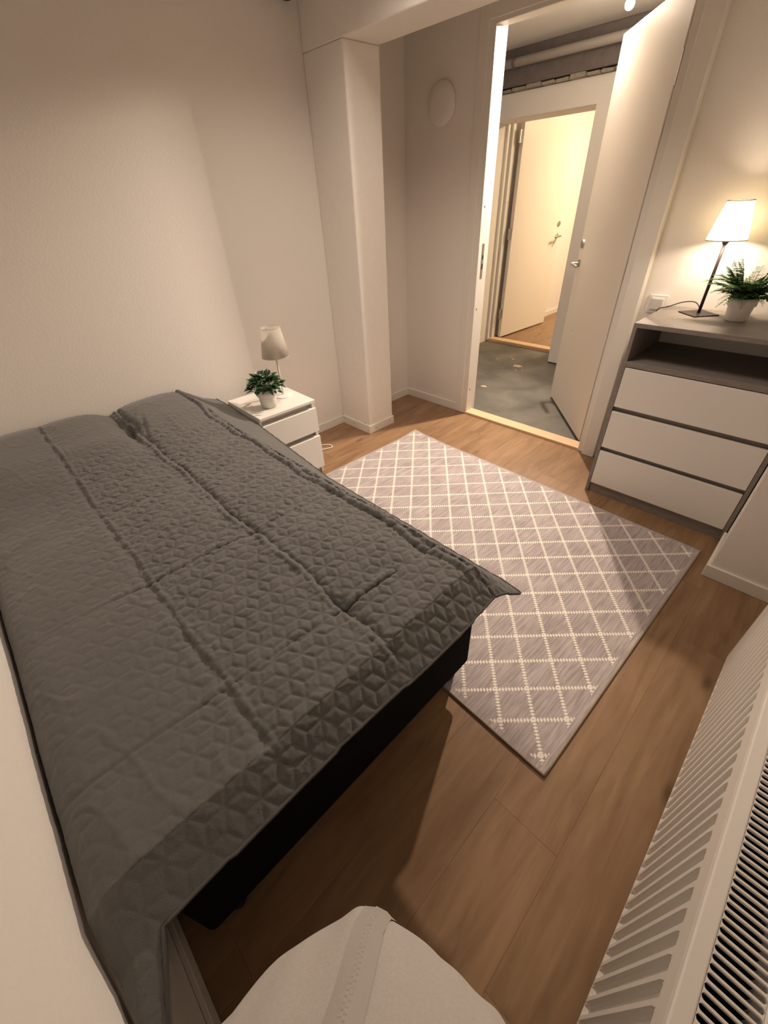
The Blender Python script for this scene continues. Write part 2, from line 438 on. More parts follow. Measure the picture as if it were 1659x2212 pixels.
# ---------------------------------------------------------------- HALL
HZ = 2.30
wbox('floor_hall', (-1.6, 3.2, .0, 1.98, -.09, -.012), M_conc)
wbox('ceiling_hall', (-1.6, 3.2, .1, 1.98, HZ, HZ + .1), M_ceil)
NY, NX0, NX1, NZ = 1.545, -.435, .525, 1.900
bm = bmesh.new()
box(bm, NX1, 3.2, NY, 2.0, .0, 2.055)
box(bm, NX0 - .12, NX1, NY, 1.87, NZ, 2.055); box(bm, -1.6, NX0, NY, 2.0, -.05, 2.055); box(bm, NX0 - .1, NX1 + .1, 1.87, 2.0, 1.975, 2.055)
struct(done('wall_hall_back', bm, M_wall))
bx('wall_gap_shade', (NX1, 1.6, NY + .006, NY + .03, -.012, .0), M_dark, None, 0)['kind'] = 'structure'  # dark strip put in for the shade of the gap below the wall
wbox('wall_hall_left', (-1.7, -1.6, .0, 2.0, -.05, 2.4)); wbox('wall_hall_right', (3.2, 3.3, .0, 2.0, -.05, 2.4))
struct(bx('beam_hall', (-1.6, 3.2, 1.50, 2.0, 2.085, HZ), M_duct, None, .004))
ms = struct(empty('trim_4', (0, 1.52, 2.06)))
x = -1.5; rr = random.Random(3)
while x < 1.6:
    L_ = rr.uniform(.10, .135)
    bm = bmesh.new(); box(bm, x, x + L_ - .008, 1.497 + rr.uniform(-.003, .003), 1.56, 2.058, 2.080 + rr.uniform(-.005, .004), bev=.006, seg=2)
    for v in bm.verts: v.co += Vector((rr.uniform(-.002, .002), rr.uniform(-.003, .003), rr.uniform(-.003, .003)))
    done('mortar_lump', bm, M_mortar, ms); x += L_
# painted service pipe under the hall ceiling with its clips
pp = tag(empty('service_pipe', (.2, 1.43, 2.215)), 'painted pipe running under the hall ceiling above the far doorway', 'pipe')
bm = bmesh.new(); tube(bm, [(-1.55, 1.43, 2.215), (3.15, 1.43, 2.19)], .027, 18); done('pipe', bm, M_pipe, pp, True)
for xx in (-.15, 1.05):
    bm = bmesh.new(); lathe(bm, [(.031, -.012), (.031, .012)], (xx, 1.43, 2.215 - .0053 * (xx + 1.55)), 18, ax='x')
    box(bm, xx - .010, xx + .010, 1.425, 1.50, 2.18, 2.19); done('pipe_clip', bm, M_duct, pp)
# plaster droppings on the concrete
def spill(x, y, rad, seed, n=26):
    rr = random.Random(seed); bm = bmesh.new()
    c = bm.verts.new((x, y, -.0095)); ring = []
    for i in range(n):
        a = 2 * math.pi * i / n; q = rad * (.55 + .45 * rr.random())
        ring.append(bm.verts.new((x + q * 1.1 * math.cos(a), y + q * .8 * math.sin(a), -.0118)))
    for i in range(n): bm.faces.new((c, ring[i], ring[(i + 1) % n]))
    return bm
tag(done('plaster_spill', spill(.345, 1.275, .052, 1), M_spill), 'largest pale plaster blot on the grey hall concrete', 'stain')
tag(done('plaster_spill', spill(.40, .60, .030, 2), M_spill), 'small pale plaster blot on hall concrete near left jamb', 'stain')
for i, (x, y, q) in enumerate(((.19, 1.44, .018), (.13, 1.50, .012), (.385, 1.17, .010), (.44, 1.20, .009), (.41, 1.14, .006), (.05, 1.36, .011))):
    tag(done('plaster_fleck', spill(x, y, q, 10 + i, 12), M_spill), 'tiny pale plaster fleck on the grey hall concrete', 'stain', 'plaster flecks on the hall concrete')

# ceiling lamp in the hall: round base, holder and glowing bulb
hl = tag(empty('ceiling_lamp', (.96, .74, 2.2)), 'glaring bare bulb on the hall ceiling above the open door', 'lamp')
bm = bmesh.new(); lathe(bm, [(.05, HZ), (.05, HZ - .02), (.02, HZ - .03), (.018, HZ - .085)], (.96, .755, 0), 24); done('lamp_base', bm, M_white_f, hl, True)
bm = bmesh.new(); bmesh.ops.create_uvsphere(bm, u_segments=20, v_segments=12, radius=.024)
bmesh.ops.translate(bm, vec=(.960, .775, 2.19), verts=bm.verts); done('bulb', bm, M_bulb, hl, True)

# ---------------------------------------------------------------- far doorway, frame and leaf, and the room beyond
f2 = struct(empty('trim_5', (0, 1.87, 0)))
bx('jamb', (NX0, -.412, 1.850, 1.885, 0, 1.975), M_trim, f2, .002)
bx('jamb', (NX0, -.428, 1.885, 1.905, 0, 1.975), M_trim, f2, .002)
bx('jamb', (NX0, -.392, 1.905, 1.965, 0, 1.975), M_trim, f2, .002)
bx('jamb', (.475, NX1 + .03, 1.850, 1.965, 0, 1.975), M_trim, f2, .002)
bx('head', (NX0, NX1, 1.850, 1.965, 1.955, 1.995), M_trim, f2, .002)
for z in (.13, .66, 1.32, 1.86):
    bm = bmesh.new(); lathe(bm, [(.004, -.001), (.004, .001)], (-.392, 1.925, z), 10, ax='x'); done('screw', bm, M_screw, f2)
t2 = struct(empty('trim_6', (0, 1.9, 0)))
bx('threshold', (NX0 + .01, NX1, 1.860, 1.965, -.02, .020), M_thr, t2, .004, 2)
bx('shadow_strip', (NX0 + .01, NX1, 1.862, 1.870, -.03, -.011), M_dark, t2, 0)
d2 = empty('door_2', (-.335, 2.00, 0), math.radians(86.5)); struct(d2)
LW2 = .94
dbox('door_leaf', (0, LW2, 0.0, .040, .014, 1.955), M_doorp, d2, .002)
handle_set(d2, LW2 - .045, .965, -1, -1, 1.085)
for z in (.27, 1.046, 1.816):
    bm = bmesh.new(); box(bm, -.034, -.006, .012, .030, z - .05, z + .05, bev=.002); lathe(bm, [(.007, -.05), (.007, .05)], (-.012, .012, z), 12); local(bm, 'hinge', M_steel, d2)
# key and cord hanging from its lever
bm = bmesh.new(); tube(bm, [(LW2 - .050, -.012, .955), (LW2 - .09, -.016, .905), (LW2 - .13, -.014, .862)], .0022, 6); local(bm, 'hanging_cord', M_brown, d2)

f2r = wbox('floor_far_room', (-.6, 3.0, 1.965, 5.3, -.06, -.012), M_dark)
lay_planks(f2r, -.5, 1.6, 1.965, 5.2, 0.0, [.5, .1, .9, .35])
wbox('wall_far_left', (-.56, -.44, 2.0, 5.3, -.05, 2.4)); wbox('wall_far_back', (-.6, 3.0, 5.2, 5.32, -.05, 2.4)); wbox('wall_far_right', (2.9, 3.0, 2.0, 5.3, -.05, 2.4))
bm = bmesh.new(); box(bm, NX1, 3.0, 2.0, 2.02, 0, 2.4); box(bm, -.6, NX1, 2.0, 2.02, 2.0, 2.4); struct(done('wall_far_front', bm, M_wall))
wbox('ceiling_far_room', (-.6, 3.0, 1.97, 5.3, 2.32, 2.4), M_ceil)
baseboard('baseboard_far_room', [(-.44, -.428, 2.98, 5.2), (-.44, 2.9, 5.188, 5.2)])

# ================================================================== WALL FITTINGS
vp = tag(empty('wall_cover_plate', (.305, 0, 1.835)), 'round white cover plate on the wall left of the doorway', 'cover plate')
bm = bmesh.new(); lathe(bm, [(.100, 0), (.100, -.012), (.095, -.018), (.05, -.020), (.0005, -.0205)], (.305, 0, 1.835), 64, ax='y'); done('plate', bm, M_wall, vp, True)

sw = tag(empty('light_switch', (1.765, 0, .915)), 'white square rocker switch on the wall behind the lamp cable', 'switch')
bx('switch_frame', (1.722, 1.808, -.010, 0, .872, .956), M_switch, sw, .003, 2)
bx('switch_insert', (1.734, 1.796, -.0145, -.009, .884, .944), M_switch, sw, .002)
bx('rocker', (1.740, 1.790, -.0185, -.013, .889, .939), M_rocker, sw, .002)

# short pipe stubs near the ceiling over the head wall
for (y, z, rad, lab) in ((-.830, 2.172, .020, 'thicker dark pipe stub at the ceiling beside the beam'), (-.925, 2.166, .012, 'thinner dark pipe stub at the ceiling, left of thicker stub')):
    o = tag(empty('pipe_stub', (.03, y, 2.3)), lab, 'pipe')
    bm = bmesh.new(); tube(bm, [(.03, y, z), (.03, y, ZC - .002)], rad, 14); done('pipe', bm, M_brown, o, True)
    bm = bmesh.new(); lathe(bm, [(rad + .005, z + .02), (rad + .005, z + .035)], (.03, y, 0), 14); done('pipe_collar', bm, M_brown, o)

# ================================================================== RUG
RL, RW = 1.88, 1.394
M_rug = rug_mat(RL, RW)
rg = tag(empty('area_rug', (2.438, -.586, 0), -.035), 'grey rug with a dotted cream trellis on the wood floor beside the bed', 'rug')
nx, ny = 94, 70
V = []; Fc = []
def rug_z(x, y):   # x,y <= 0 local
    ex = RL + x; z = .0075
    d = math.hypot(ex, y)                # lifted corner by the column
    z += .012 * math.exp(-(d / .10) ** 2) + .004 * math.exp(-((ex - .18) / .05) ** 2) * math.exp((y) / .12)
    z += .0012 * (math.sin(x * 9 + y * 3) + 1) * .5
    return z
for j in range(ny + 1):
    for i in range(nx + 1):
        x, y = -RL * i / nx, -RW * j / ny
        V.append((x, y, rug_z(x, y)))
for j in range(ny):
    for i in range(nx):
        a = j * (nx + 1) + i; Fc.append((a, a + nx + 1, a + nx + 2, a + 1))
n0 = len(V)
for (x, y, z) in list(V): V.append((x, y, z - .0065))
for q in list(Fc): Fc.append(tuple(k + n0 for k in q[::-1]))
me = bpy.data.meshes.new('rug_pile'); me.from_pydata(V, [], Fc); me.materials.append(M_rug)
for p in me.polygons: p.use_smooth = True
link('rug_pile', me, rg)
def edge_pts(a, b, n=40): return [(a[0] + (b[0] - a[0]) * t / n, a[1] + (b[1] - a[1]) * t / n) for t in range(n + 1)]
for a, b in (((0, 0), (-RL, 0)), ((0, 0), (0, -RW)), ((0, -RW), (-RL, -RW)), ((-RL, 0), (-RL, -RW))):
    bm = bmesh.new(); tube(bm, [(x, y, rug_z(x, y) - .0032) for x, y in edge_pts(a, b)], .0042, 8); local(bm, 'edge_binding', M_rugedge, rg, True)

# ================================================================== BED
bd = tag(empty('bed', (1.0, -2.37, 0)), 'black box spring bed on short legs against the left wall', 'bed')
bx('box_spring', (.03, 2.030, -2.838, -1.875, .105, .375), M_black, bd, .018, 3)
bx('mattress', (.035, 2.015, -2.838, -1.885, .378, .535), M_black, bd, .035, 4)
for (x, y) in ((1.975, -1.925), (1.975, -2.775), (.12, -1.95), (.12, -2.73)):
    bm = bmesh.new(); lathe(bm, [(.024, .0095 if (x > 1 and y > -2) else 0), (.028, .02), (.032, .106)], (x, y, 0), 20); done('leg', bm, M_blackp, bd, True)

# bedspread: one cloth, its quilting real relief
def build_cover():
    step = .0036
    U0, U1 = 0.0, 2.62          # along the bed
    xE, yL_, yR = 2.012, -2.868, -1.892
    us = np.arange(0.012, 2.50, step)
    vs = np.arange(-.075, 1.180, step)          # from left edge (wall side) across
    nu, nv = len(us), len(vs)
    Ug, Vg = np.meshgrid(us, vs, indexing='ij')
    width = yR - yL_
    t = np.maximum(0, Ug - xE); s = np.maximum(0, Vg - width); l = np.maximum(0, -Vg)
    # hem limits: cloth coordinates beyond the hem are clamped away afterwards
    # value noise
    rs = np.random.RandomState(5)
    def vnoise(X, Y, sc, seed):
        g = np.random.RandomState(seed).rand(256, 256)
        x = X * sc + 50; y = Y * sc + 50
        xi = np.floor(x).astype(int); yi = np.floor(y).astype(int); fx = x - xi; fy = y - yi
        fx = fx * fx * (3 - 2 * fx); fy = fy * fy * (3 - 2 * fy)
        a = g[xi % 256, yi % 256]; b = g[(xi + 1) % 256, yi % 256]; c = g[xi % 256, (yi + 1) % 256]; d = g[(xi + 1) % 256, (yi + 1) % 256]
        return (a * (1 - fx) + b * fx) * (1 - fy) + (c * (1 - fx) + d * fx) * fy - .5
    xx, yy = Ug, yL_ + Vg
    sstep = lambda a, b, q: (lambda w_: w_ * w_ * (3 - 2 * w_))(np.clip((q - a) / (b - a), 0, 1))
    # pillows under the cloth
    def bump1(y0, y1, xend, h, p=3.0):
        c = (y0 + y1) / 2; hw = (y1 - y0) / 2
        fy = np.clip(1 - np.abs((yy - c) / hw) ** p, 0, 1) ** .6
        fx = 1 - sstep(.10, xend + .28, xx)
        return h * fy * fx * (1 - .25 * np.exp(-(xx / .07) ** 2))
    Z = .560 + bump1(-2.93, -2.275, .50, .085) + bump1(-2.285, -1.80, .44, .060, 2.6)
    Z += .022 * np.exp(-((xx - .50) / .20) ** 2) * sstep(-2.9, -2.7, yy) * (1 - sstep(-2.1, -1.9, yy))
    # fold creases left by the packaging: panels billow between them
    cy = [-2.87, -2.555, -2.248, -1.915, -1.70]
    for a, b in zip(cy, cy[1:]):
        q = np.clip((yy - a) / (b - a), 0, 1); Z += .007 * np.sin(np.pi * q) ** .7 * ((yy >= a) & (yy < b))
    cx = [0, .48, .93, 1.39, 1.848, 2.3]
    for a, b in zip(cx, cx[1:]):
        q = np.clip((xx - a) / (b - a), 0, 1); Z += .004 * np.sin(np.pi * q) ** .7 * ((xx >= a) & (xx < b))
    wob = .006 * np.sin(xx * 9.0) + .004 * np.sin(xx * 23 + 1)
    def ridge(d, w_, h): return h * np.exp(-(d / w_) ** 2)
    rough = .35 + 1.6 * np.abs(vnoise(xx, yy, 34, 11)) + .5 * np.abs(vnoise(xx, yy, 80, 12))
    Z += ridge(yy + 2.555 + wob * .4, .006, .0065) * rough - ridge(yy + 2.568, .010, .004)
    Z += ridge(yy + 2.248 - wob, .007, .009) * rough - ridge(yy + 2.234 - wob, .0075, .006) * (.6 + np.abs(vnoise(xx, yy, 18, 3)) * 2)
    Z += ridge(yy + 1.912 - wob * 1.3, .008, .009) * rough - ridge(yy + 1.928 - wob * 1.3, .007, .005) - ridge(yy + 1.895 - wob * 1.5, .008, .005) * rough
    for c_, k in ((.93, .4), (1.39, .9), (1.848, 1.0)):
        am = (.25 + .75 * sstep(-2.75, -2.55, yy)) * .35 + (.15 + .85 * sstep(-2.72, -2.52, yy)) * np.clip(vnoise(xx * .2, yy, 6, int(c_ * 100)) * 2.4 + .4, 0, 1.2)
        sl = (yy + 2.4) * .05
        Z += -ridge(xx - c_ - sl, .0042, .0065 * k) * am + ridge(xx - c_ - sl + .011, .008, .0035 * k) * am
    # puckers where folds meet, pillow creases and drawn wrinkles
    for (px, py, h, w_) in ((1.39, -2.25, -.010, .03), (1.848, -2.235, -.013, .035), (1.848, -1.93, -.008, .03), (.33, -2.262, -.030, .055), (.20, -2.27, -.02, .05), (1.39, -1.93, -.008, .03), (.93, -2.25, -.006, .03), (2.0, -2.56, -.008, .03)):
        Z += h * np.exp(-(((xx - px) / w_) ** 2 + ((yy - py) / (w_ * .8)) ** 2))
    wr = vnoise(xx * .35, yy, 16, 21); wr2 = vnoise(xx, yy * .5, 9, 22)
    Z += .007 * wr2 + .0045 * wr * sstep(.0, .4, xx)
    Z += -.020 * np.exp(-((yy + 2.262 + (xx - .3) * .12) / .016) ** 2) * np.exp(-((xx - .30) / .16) ** 2)
    Z += -.008 * np.exp(-((yy + 2.20 + (xx - .35) * .25) / .010) ** 2) * np.exp(-((xx - .38) / .12) ** 2)
    rd = 1 - np.abs(vnoise(xx * .8 + yy * .5, yy - xx * .3, 11, 31)) * 2
    Z += .0015 * np.clip(rd - .80, 0, 1) / .2
    # rumpled cloth along the fold lines
    for yc in (-2.555, -2.245, -1.915):
        band = np.exp(-((yy - yc) / .045) ** 2)
        Z += band * (.0050 * vnoise(xx * .7 + yy, yy * 1.2 - xx * .4, 38, 51) + .0035 * vnoise(xx + yy * .6, yy - xx * .5, 75, 52))
    for xc in (.93, 1.39, 1.848):
        band = np.exp(-((xx - xc) / .040) ** 2) * sstep(-2.75, -2.45, yy)
        Z += band * (.0042 * vnoise(xx * 1.2, yy * .7 + xx * .5, 36, 61) + .0028 * vnoise(xx, yy + xx * .6, 70, 62))
    # quilting: rhombille (tumbling block) stitching on a triangular lattice
    S = .0635
    lu = Ug - 1.796; lv = Vg - (width - (-1.892 + 2.126))     # a lattice node sits near (1.796, -2.126)
    b2 = lv / (S * math.sqrt(3) / 2); a2 = lu / S - b2 * .5
    best = np.full(Ug.shape, 9.0); bu = np.zeros_like(Ug); bv = np.zeros_like(Ug)
    a0 = np.floor(a2); b0 = np.floor(b2)
    for da in (0, 1):
        for db in (0, 1):
            nu_ = (a0 + da + (b0 + db) * .5) * S; nv_ = (b0 + db) * S * math.sqrt(3) / 2
            ddx = lu - nu_; ddy = lv - nv_; d = np.hypot(ddx, ddy); mk = d < best
            best = np.where(mk, d, best); bu = np.where(mk, ddx, bu); bv = np.where(mk, ddy, bv)
    phi = np.arctan2(bv, bu); k = (phi - math.pi / 6) / (math.pi / 3); fr_ = (k - np.round(k)) * (math.pi / 3)
    dist = best * np.abs(np.sin(fr_))
    puff = 1 - np.exp(-(dist / .0040) ** 1.1)
    cell = np.round(k) * 3.1 + a0 * 1.7 + b0 * 2.3
    tilt = (best * np.cos(fr_) - .018) * .10 * np.sin(cell * 1.3)
    Q = puff * (.0046 + .0012 * np.sin(cell) + tilt)
    soft = .30 + .70 * sstep(.28, .62, xx + .10 * vnoise(xx, yy, 7, 40))                       # drawn smooth over the pillows
    soft *= .30 + .70 * sstep(-2.80, -2.42, yy)
    side = 1 - .45 * sstep(0, .03, s)
    plain = 1 - sstep(xE - .075, xE - .03, xx) * sstep(-2.28, -2.20, yy) * (1 - sstep(-1.93, -1.90, yy)) * .0
    Q = Q * soft * side
    # drape
    hem_y = np.interp(np.clip(Ug, 0, 2.3), [0, .15, .45, 1.2, 2.0, 2.3], [-1.692, -1.680, -1.690, -1.782, -1.792, -1.80])
    smax = .150
    ss = np.clip(s, 0, None) / smax
    rnd_s = np.sqrt(s ** 2 + .018 ** 2) - .018
    yo = (hem_y - yR) * np.clip(rnd_s / (smax - .012), 0, 2)
    zo = .098 * np.clip(rnd_s / (smax - .012), 0, 2) * np.interp(Ug, [0, .3, 2.5], [.75, 1, 1.0])
    # foot side; the corner by the left wall hangs much lower
    rt = np.sqrt(t ** 2 + .02 ** 2) - .02
    hang = np.maximum(0, rt - .085)
    xo = .080 * np.clip(rt / .085, 0, 1) + np.minimum(hang, .2) * .75 + np.maximum(0, hang - .2) * .15 + .005 * np.sin((yy + 2.3) * 7) * np.clip(rt / .08, 0, 1)
    zt = .062 * np.clip(rt / .085, 0, 1) + np.minimum(hang, .2) * .35 + np.maximum(0, hang - .2) * .95
    X = np.minimum(Ug, xE) + xo
    Y = yL_ + np.clip(Vg, 0, width) + yo
    flare = np.clip(s / smax, 0, 1) * np.clip(t / .09, 0, 1)
    X = X + .035 * flare; Y = Y + .0 * flare
    drop = np.sqrt(zt ** 2 + zo ** 2) * (1 - .12 * flare)
    # left edge tucks down beside the wall
    Y = Y - .040 * np.clip(l / .045, 0, 1) - np.minimum(hang, .2) * .25
    dl = np.maximum(0, l - .01) * np.interp(Ug, [0, .9, 1.6, 2.1], [1.15, 1.1, .75, .6])
    # soft rounding of the left shoulder
    Zt = Z - .012 * np.exp(-((yy + 2.90) / .04) ** 2)
    fade = 1 - .75 * np.clip(t / .08, 0, 1)
    ZZ = .560 + (Zt - .560) * (1 - .9 * np.clip(np.maximum(t / .09, s / .12), 0, 1)) - drop - dl
    P = np.stack([X, Y, ZZ], -1)
    # displace the quilting along the surface normal
    du = np.gradient(P, axis=0); dv = np.gradient(P, axis=1); n = np.cross(du, dv); n /= np.linalg.norm(n, axis=-1, keepdims=True) + 1e-9
    n *= np.sign(n[..., 2:3] + 1e-6)
    P = P + n * (Q + .0015)[..., None]
    P[..., 1] = np.maximum(P[..., 1], YL + .010)
    # hem outline in cloth coordinates
    tmax = .103 + .32 * (1 - sstep(.008, .040, Vg)) + .003 * np.sin(yy * 14)
    keep = (t <= tmax) & (s <= smax) & (Ug <= 2.49)
    idx = -np.ones((nu, nv), int); idx[keep] = np.arange(keep.sum())
    verts = P[keep]
    a = idx[:-1, :-1]; b = idx[1:, :-1]; c = idx[1:, 1:]; d = idx[:-1, 1:]
    ok = (a >= 0) & (b >= 0) & (c >= 0) & (d >= 0)
    faces = np.stack([a[ok], b[ok], c[ok], d[ok]], -1)
    me = bpy.data.meshes.new('quilted_cloth')
    me.vertices.add(len(verts)); me.vertices.foreach_set('co', verts.astype(np.float32).ravel())
    nf = len(faces); me.loops.add(nf * 4); me.loops.foreach_set('vertex_index', faces.astype(np.int32).ravel())
    me.polygons.add(nf); me.polygons.foreach_set('loop_start', np.arange(0, nf * 4, 4, dtype=np.int32)); me.polygons.foreach_set('loop_total', np.full(nf, 4, dtype=np.int32))
    me.polygons.foreach_set('use_smooth', np.ones(nf, dtype=bool)); me.update(calc_edges=True); me.validate()
    # hem lines for the binding
    foot = []
    for j in range(0, nv, 4):
        col = np.where(keep[:, j])[0]
        if len(col): foot.append(tuple(P[col[-1], j]))
    jr = np.where(keep[10])[0][-1]
    side_l = [tuple(P[i, jr]) for i in range(0, nu, 6) if keep[i, jr]]
    side_l.append(foot[-1])
    return me, foot, side_l
me, foot_l, side_l = build_cover()
bs = tag(empty('bedspread', (1.0, -2.37, .56)), 'dark grey quilted bedspread with fold creases draped over the bed', 'bedspread')
me.materials.append(M_cover)
me.transform(Matrix.Translation(-Vector((1.0, -2.37, .56))))
cl = link('quilted_cloth', me, bs)
sd = cl.modifiers.new('thickness', 'SOLIDIFY'); sd.thickness = .005; sd.offset = -1
for pts in (foot_l, side_l):
    bm = bmesh.new(); tube(bm, [(p[0], p[1], p[2] - .001) for p in pts], .0042, 8); done('hem_binding', bm, M_hem, bs, True)

# ================================================================== NIGHTSTAND (local frame, front towards +x)
NS = Vector((.118, -1.318, 0))
ns = tag(empty('nightstand', NS, -.032), 'white two drawer nightstand between bed and corner column', 'nightstand')
ND, NW, NH = .384, .361, .497
def nb(name, d, mt=M_white_l, parent=None, bev=.0015): return dbox(name, d, mt, parent or ns, bev)
# local x 0..ND from the wall, y -NW..0 (0 = side by the column)
nb('top_panel', (0, ND, -NW, 0, NH - .016, NH))
nb('side_panel', (0, ND - .018, -.016, 0, 0, NH - .016)); nb('side_panel', (0, ND - .018, -NW, -NW + .016, 0, NH - .016))
nb('back_panel', (0, .006, -NW + .016, -.016, .02, NH - .016))
nb('front_rail', (ND - .06, ND - .044, -NW + .016, -.016, .425, .481)); nb('front_rail', (ND - .06, ND - .044, -NW + .016, -.016, .24, .30))
nb('plinth', (ND - .05, ND - .034, -NW + .016, -.016, 0, .06))
for (z0, z1) in ((.300, .447), (.052, .268)):
    d = nb('drawer', (ND - .018, ND, -NW, 0, z0, z1)); nb('drawer_lip', (ND - .034, ND - .018, -NW + .018, -.018, z1 - .012, z1), M_white_l, d)
    nb('drawer_box', (.03, ND - .018, -NW + .02, -.02, z0 + .02, z1 - .03), M_white_l, d)
# objects on it ----------------------------------------------------
def potted(name, label, cx, cy, z, r_top, r_mid, r_bot, h, parent=None):
    o = tag(empty(name, (cx, cy, z)), label, 'plant')
    prof = [(r_bot * .9, 0), (r_bot, .003), (r_mid, h * .60), (r_mid, h * .62), (r_top * .985, h * .66), (r_top, h), (r_top - .004, h), (r_top - .006, h * .82)]
    bm = bmesh.new(); lathe(bm, [(a, b + z) for a, b in prof], (cx, cy, 0), 40, cap1=False); done('pot', bm, M_pot, o, True)
    bm = bmesh.new(); lathe(bm, [(.001, z + h * .84), (r_top - .006, z + h * .82)], (cx, cy, 0), 24, cap0=False, cap1=False); done('soil', bm, M_soil, o)
    return o
p1 = potted('potted_plant', 'small leafy green plant in a white pot on the nightstand', .372, -1.555, NH, .0585, .050, .044, .104)
def leaf_mesh(L=.05, W=.022, curl=.35, fold=.3):
    bm = bmesh.new(); n = 6; rows = []
    for i in range(n + 1):
        t = i / n; w_ = W * math.sin(math.pi * min(1, t * .93 + .05)) ** .8 * (1 - .25 * t)
        if i == n: w_ = .0005
        zc = -curl * L * t * t
        rows.append([bm.verts.new((L * t, -w_, zc + fold * w_)), bm.verts.new((L * t, 0, zc)), bm.verts.new((L * t, w_, zc + fold * w_))])
    for a, b in zip(rows, rows[1:]):
        for k in range(2): bm.faces.new((a[k], a[k + 1], b[k + 1], b[k]))
    me = bpy.data.meshes.new('leaf'); bm.to_mesh(me); bm.free(); me.materials.append(M_leaf)
    for p in me.polygons: p.use_smooth = True
    return me
lm = [leaf_mesh(.032, .0125, .35), leaf_mesh(.036, .0135, .6, .2), leaf_mesh(.030, .013, .2, .4)]
rr = random.Random(21)
stem_bm = bmesh.new(); c0 = Vector((.372, -1.555, NH + .075)); zroot = NH + .075
for i in range(210):
    # points spread over a rounded crown
    az = i * 2.39996; el = math.asin(min(1, -.02 + 1.0 * (i / 110))) if i < 110 else rr.uniform(.1, 1.35)
    rad = .080 if i < 110 else .056
    hz = math.sin(el); rh = math.cos(el)
    crown = Vector((.372, -1.555, NH + .106)) + Vector((math.cos(az) * rh * rad, math.sin(az) * rh * rad, hz * rad * .85 + .004))
    o = link('leaf', lm[i % 3], p1); o.location = crown - Vector((.372, -1.555, NH))
    o.rotation_euler = (rr.uniform(-.5, .5), -el * .70 + rr.uniform(-.45, .35), az + rr.uniform(-.5, .5))
    s_ = rr.uniform(.7, 1.1); o.scale = (s_, s_, s_)
    if i < 40:
        tube(stem_bm, [c0 + Vector((math.cos(az) * .012, math.sin(az) * .012, 0)), (c0 + crown) / 2 + Vector((0, 0, .004)), crown], .0013, 5)
for az, el, k in ((2.3, .1, 1.1), (-2.2, -.25, 1.2), (-1.9, .2, 1.1), (1.2, .45, 1.15), (1.5, -.15, .9), (.3, .0, 1)):   # sprigs sticking out
    q = Vector((.372, -1.555, NH + .10)) + Vector((math.cos(az), math.sin(az), 0)) * .084 + Vector((0, 0, el * .04))
    o = link('leaf', lm[0], p1); o.location = q - Vector((.372, -1.555, NH)); o.rotation_euler = (0, -el - .1, az); o.scale = (k,) * 3
done('stems', stem_bm, M_stem, p1, True)

def table_lamp(label, cx, cy, z, stem_h, shade, m_shade, m_metal, base_kind, stem_r, bulb=None):
    o = tag(empty('table_lamp', (cx, cy, z)), label, 'lamp')
    if base_kind == 'round':
        bm = bmesh.new(); lathe(bm, [(.056, z), (.056, z + .003), (.050, z + .006), (.010, z + .009)], (cx, cy, 0), 40); done('lamp_base', bm, m_metal, o, True)
    else:
        bm = bmesh.new(); box(bm, -.059, .059, -.059, .059, 0, .005, bev=.0015)
        bmesh.ops.rotate(bm, verts=bm.verts, cent=(0, 0, 0), matrix=Matrix.Rotation(math.radians(45 + 4), 3, 'Z'))
        bmesh.ops.translate(bm, vec=(cx, cy, z), verts=bm.verts); done('lamp_base', bm, m_metal, o)
    bm = bmesh.new(); tube(bm, [(cx, cy, z + .004), (cx, cy, z + stem_h)], stem_r, 14); done('stem', bm, m_metal, o, True)
    zb, zt, rb, rt_ = shade
    bm = bmesh.new(); lathe(bm, [(.008, zb - .018), (.0145, zb - .004), (.0145, zb + .035)], (cx, cy, 0), 20); done('bulb_holder', bm, m_metal, o, True)
    bm = bmesh.new(); lathe(bm, [(rb, zb), (rt_, zt)], (cx, cy, 0), 64, cap0=False, cap1=False)
    sh = done('lamp_shade', bm, m_shade, o, True); md = sh.modifiers.new('t', 'SOLIDIFY'); md.thickness = .0012
    for (rad, zz) in ((rb, zb), (rt_, zt)):
        bm = bmesh.new(); tube(bm, [(cx + rad * math.cos(a * math.pi / 24), cy + rad * math.sin(a * math.pi / 24), zz) for a in range(49)], .0016, 6, False); done('shade_rim', bm, m_shade if m_shade is M_shade else M_rugedge, sh, True)
    bm = bmesh.new()
    for k in range(3):
        a = k * 2.094 + .4; tube(bm, [(cx + .012 * math.cos(a), cy + .012 * math.sin(a), zb + .03), (cx + (rt_ - .002) * math.cos(a), cy + (rt_ - .002) * math.sin(a), zt - .006)], .0011, 5)
    done('shade_carrier', bm, m_metal, o)
    return o
nl = table_lamp('unlit white table lamp with a round base on the nightstand', .300, -1.412, NH, .235, (.728, .880, .077, .052), M_shade, M_white_l, 'round', .0055)
bm = bmesh.new(); lathe(bm, [(.010, .760), (.022, .785), (.026, .805), (.018, .826), (.002, .833)], (.300, -1.412, 0), 18); done('bulb', bm, M_pot, nl, True)
bm = bmesh.new(); tube(bm, smooth_pts([(.262, -1.43, NH + .003), (.21, -1.45, NH + .0035), (.16, -1.41, NH + .02), (.125, -1.36, NH + .012), (.10, -1.33, NH - .03), (.095, -1.32, .30)], 6), .0023, 7); done('power_cable', bm, M_white_l, nl, True)

# white cable loop peeping out beside the nightstand
pc = tag(empty('power_cable', (.24, -1.11, 0)), 'white power cable loop on the floor beside the nightstand', 'cable')
bm = bmesh.new(); tube(bm, smooth_pts([(.10, -1.30, .03), (.20, -1.22, .006), (.27, -1.10, .006), (.225, -1.085, .008), (.14, -1.17, .006), (.05, -1.28, .04)], 8), .0032, 8); done('cable', bm, M_white_l, pc, True)

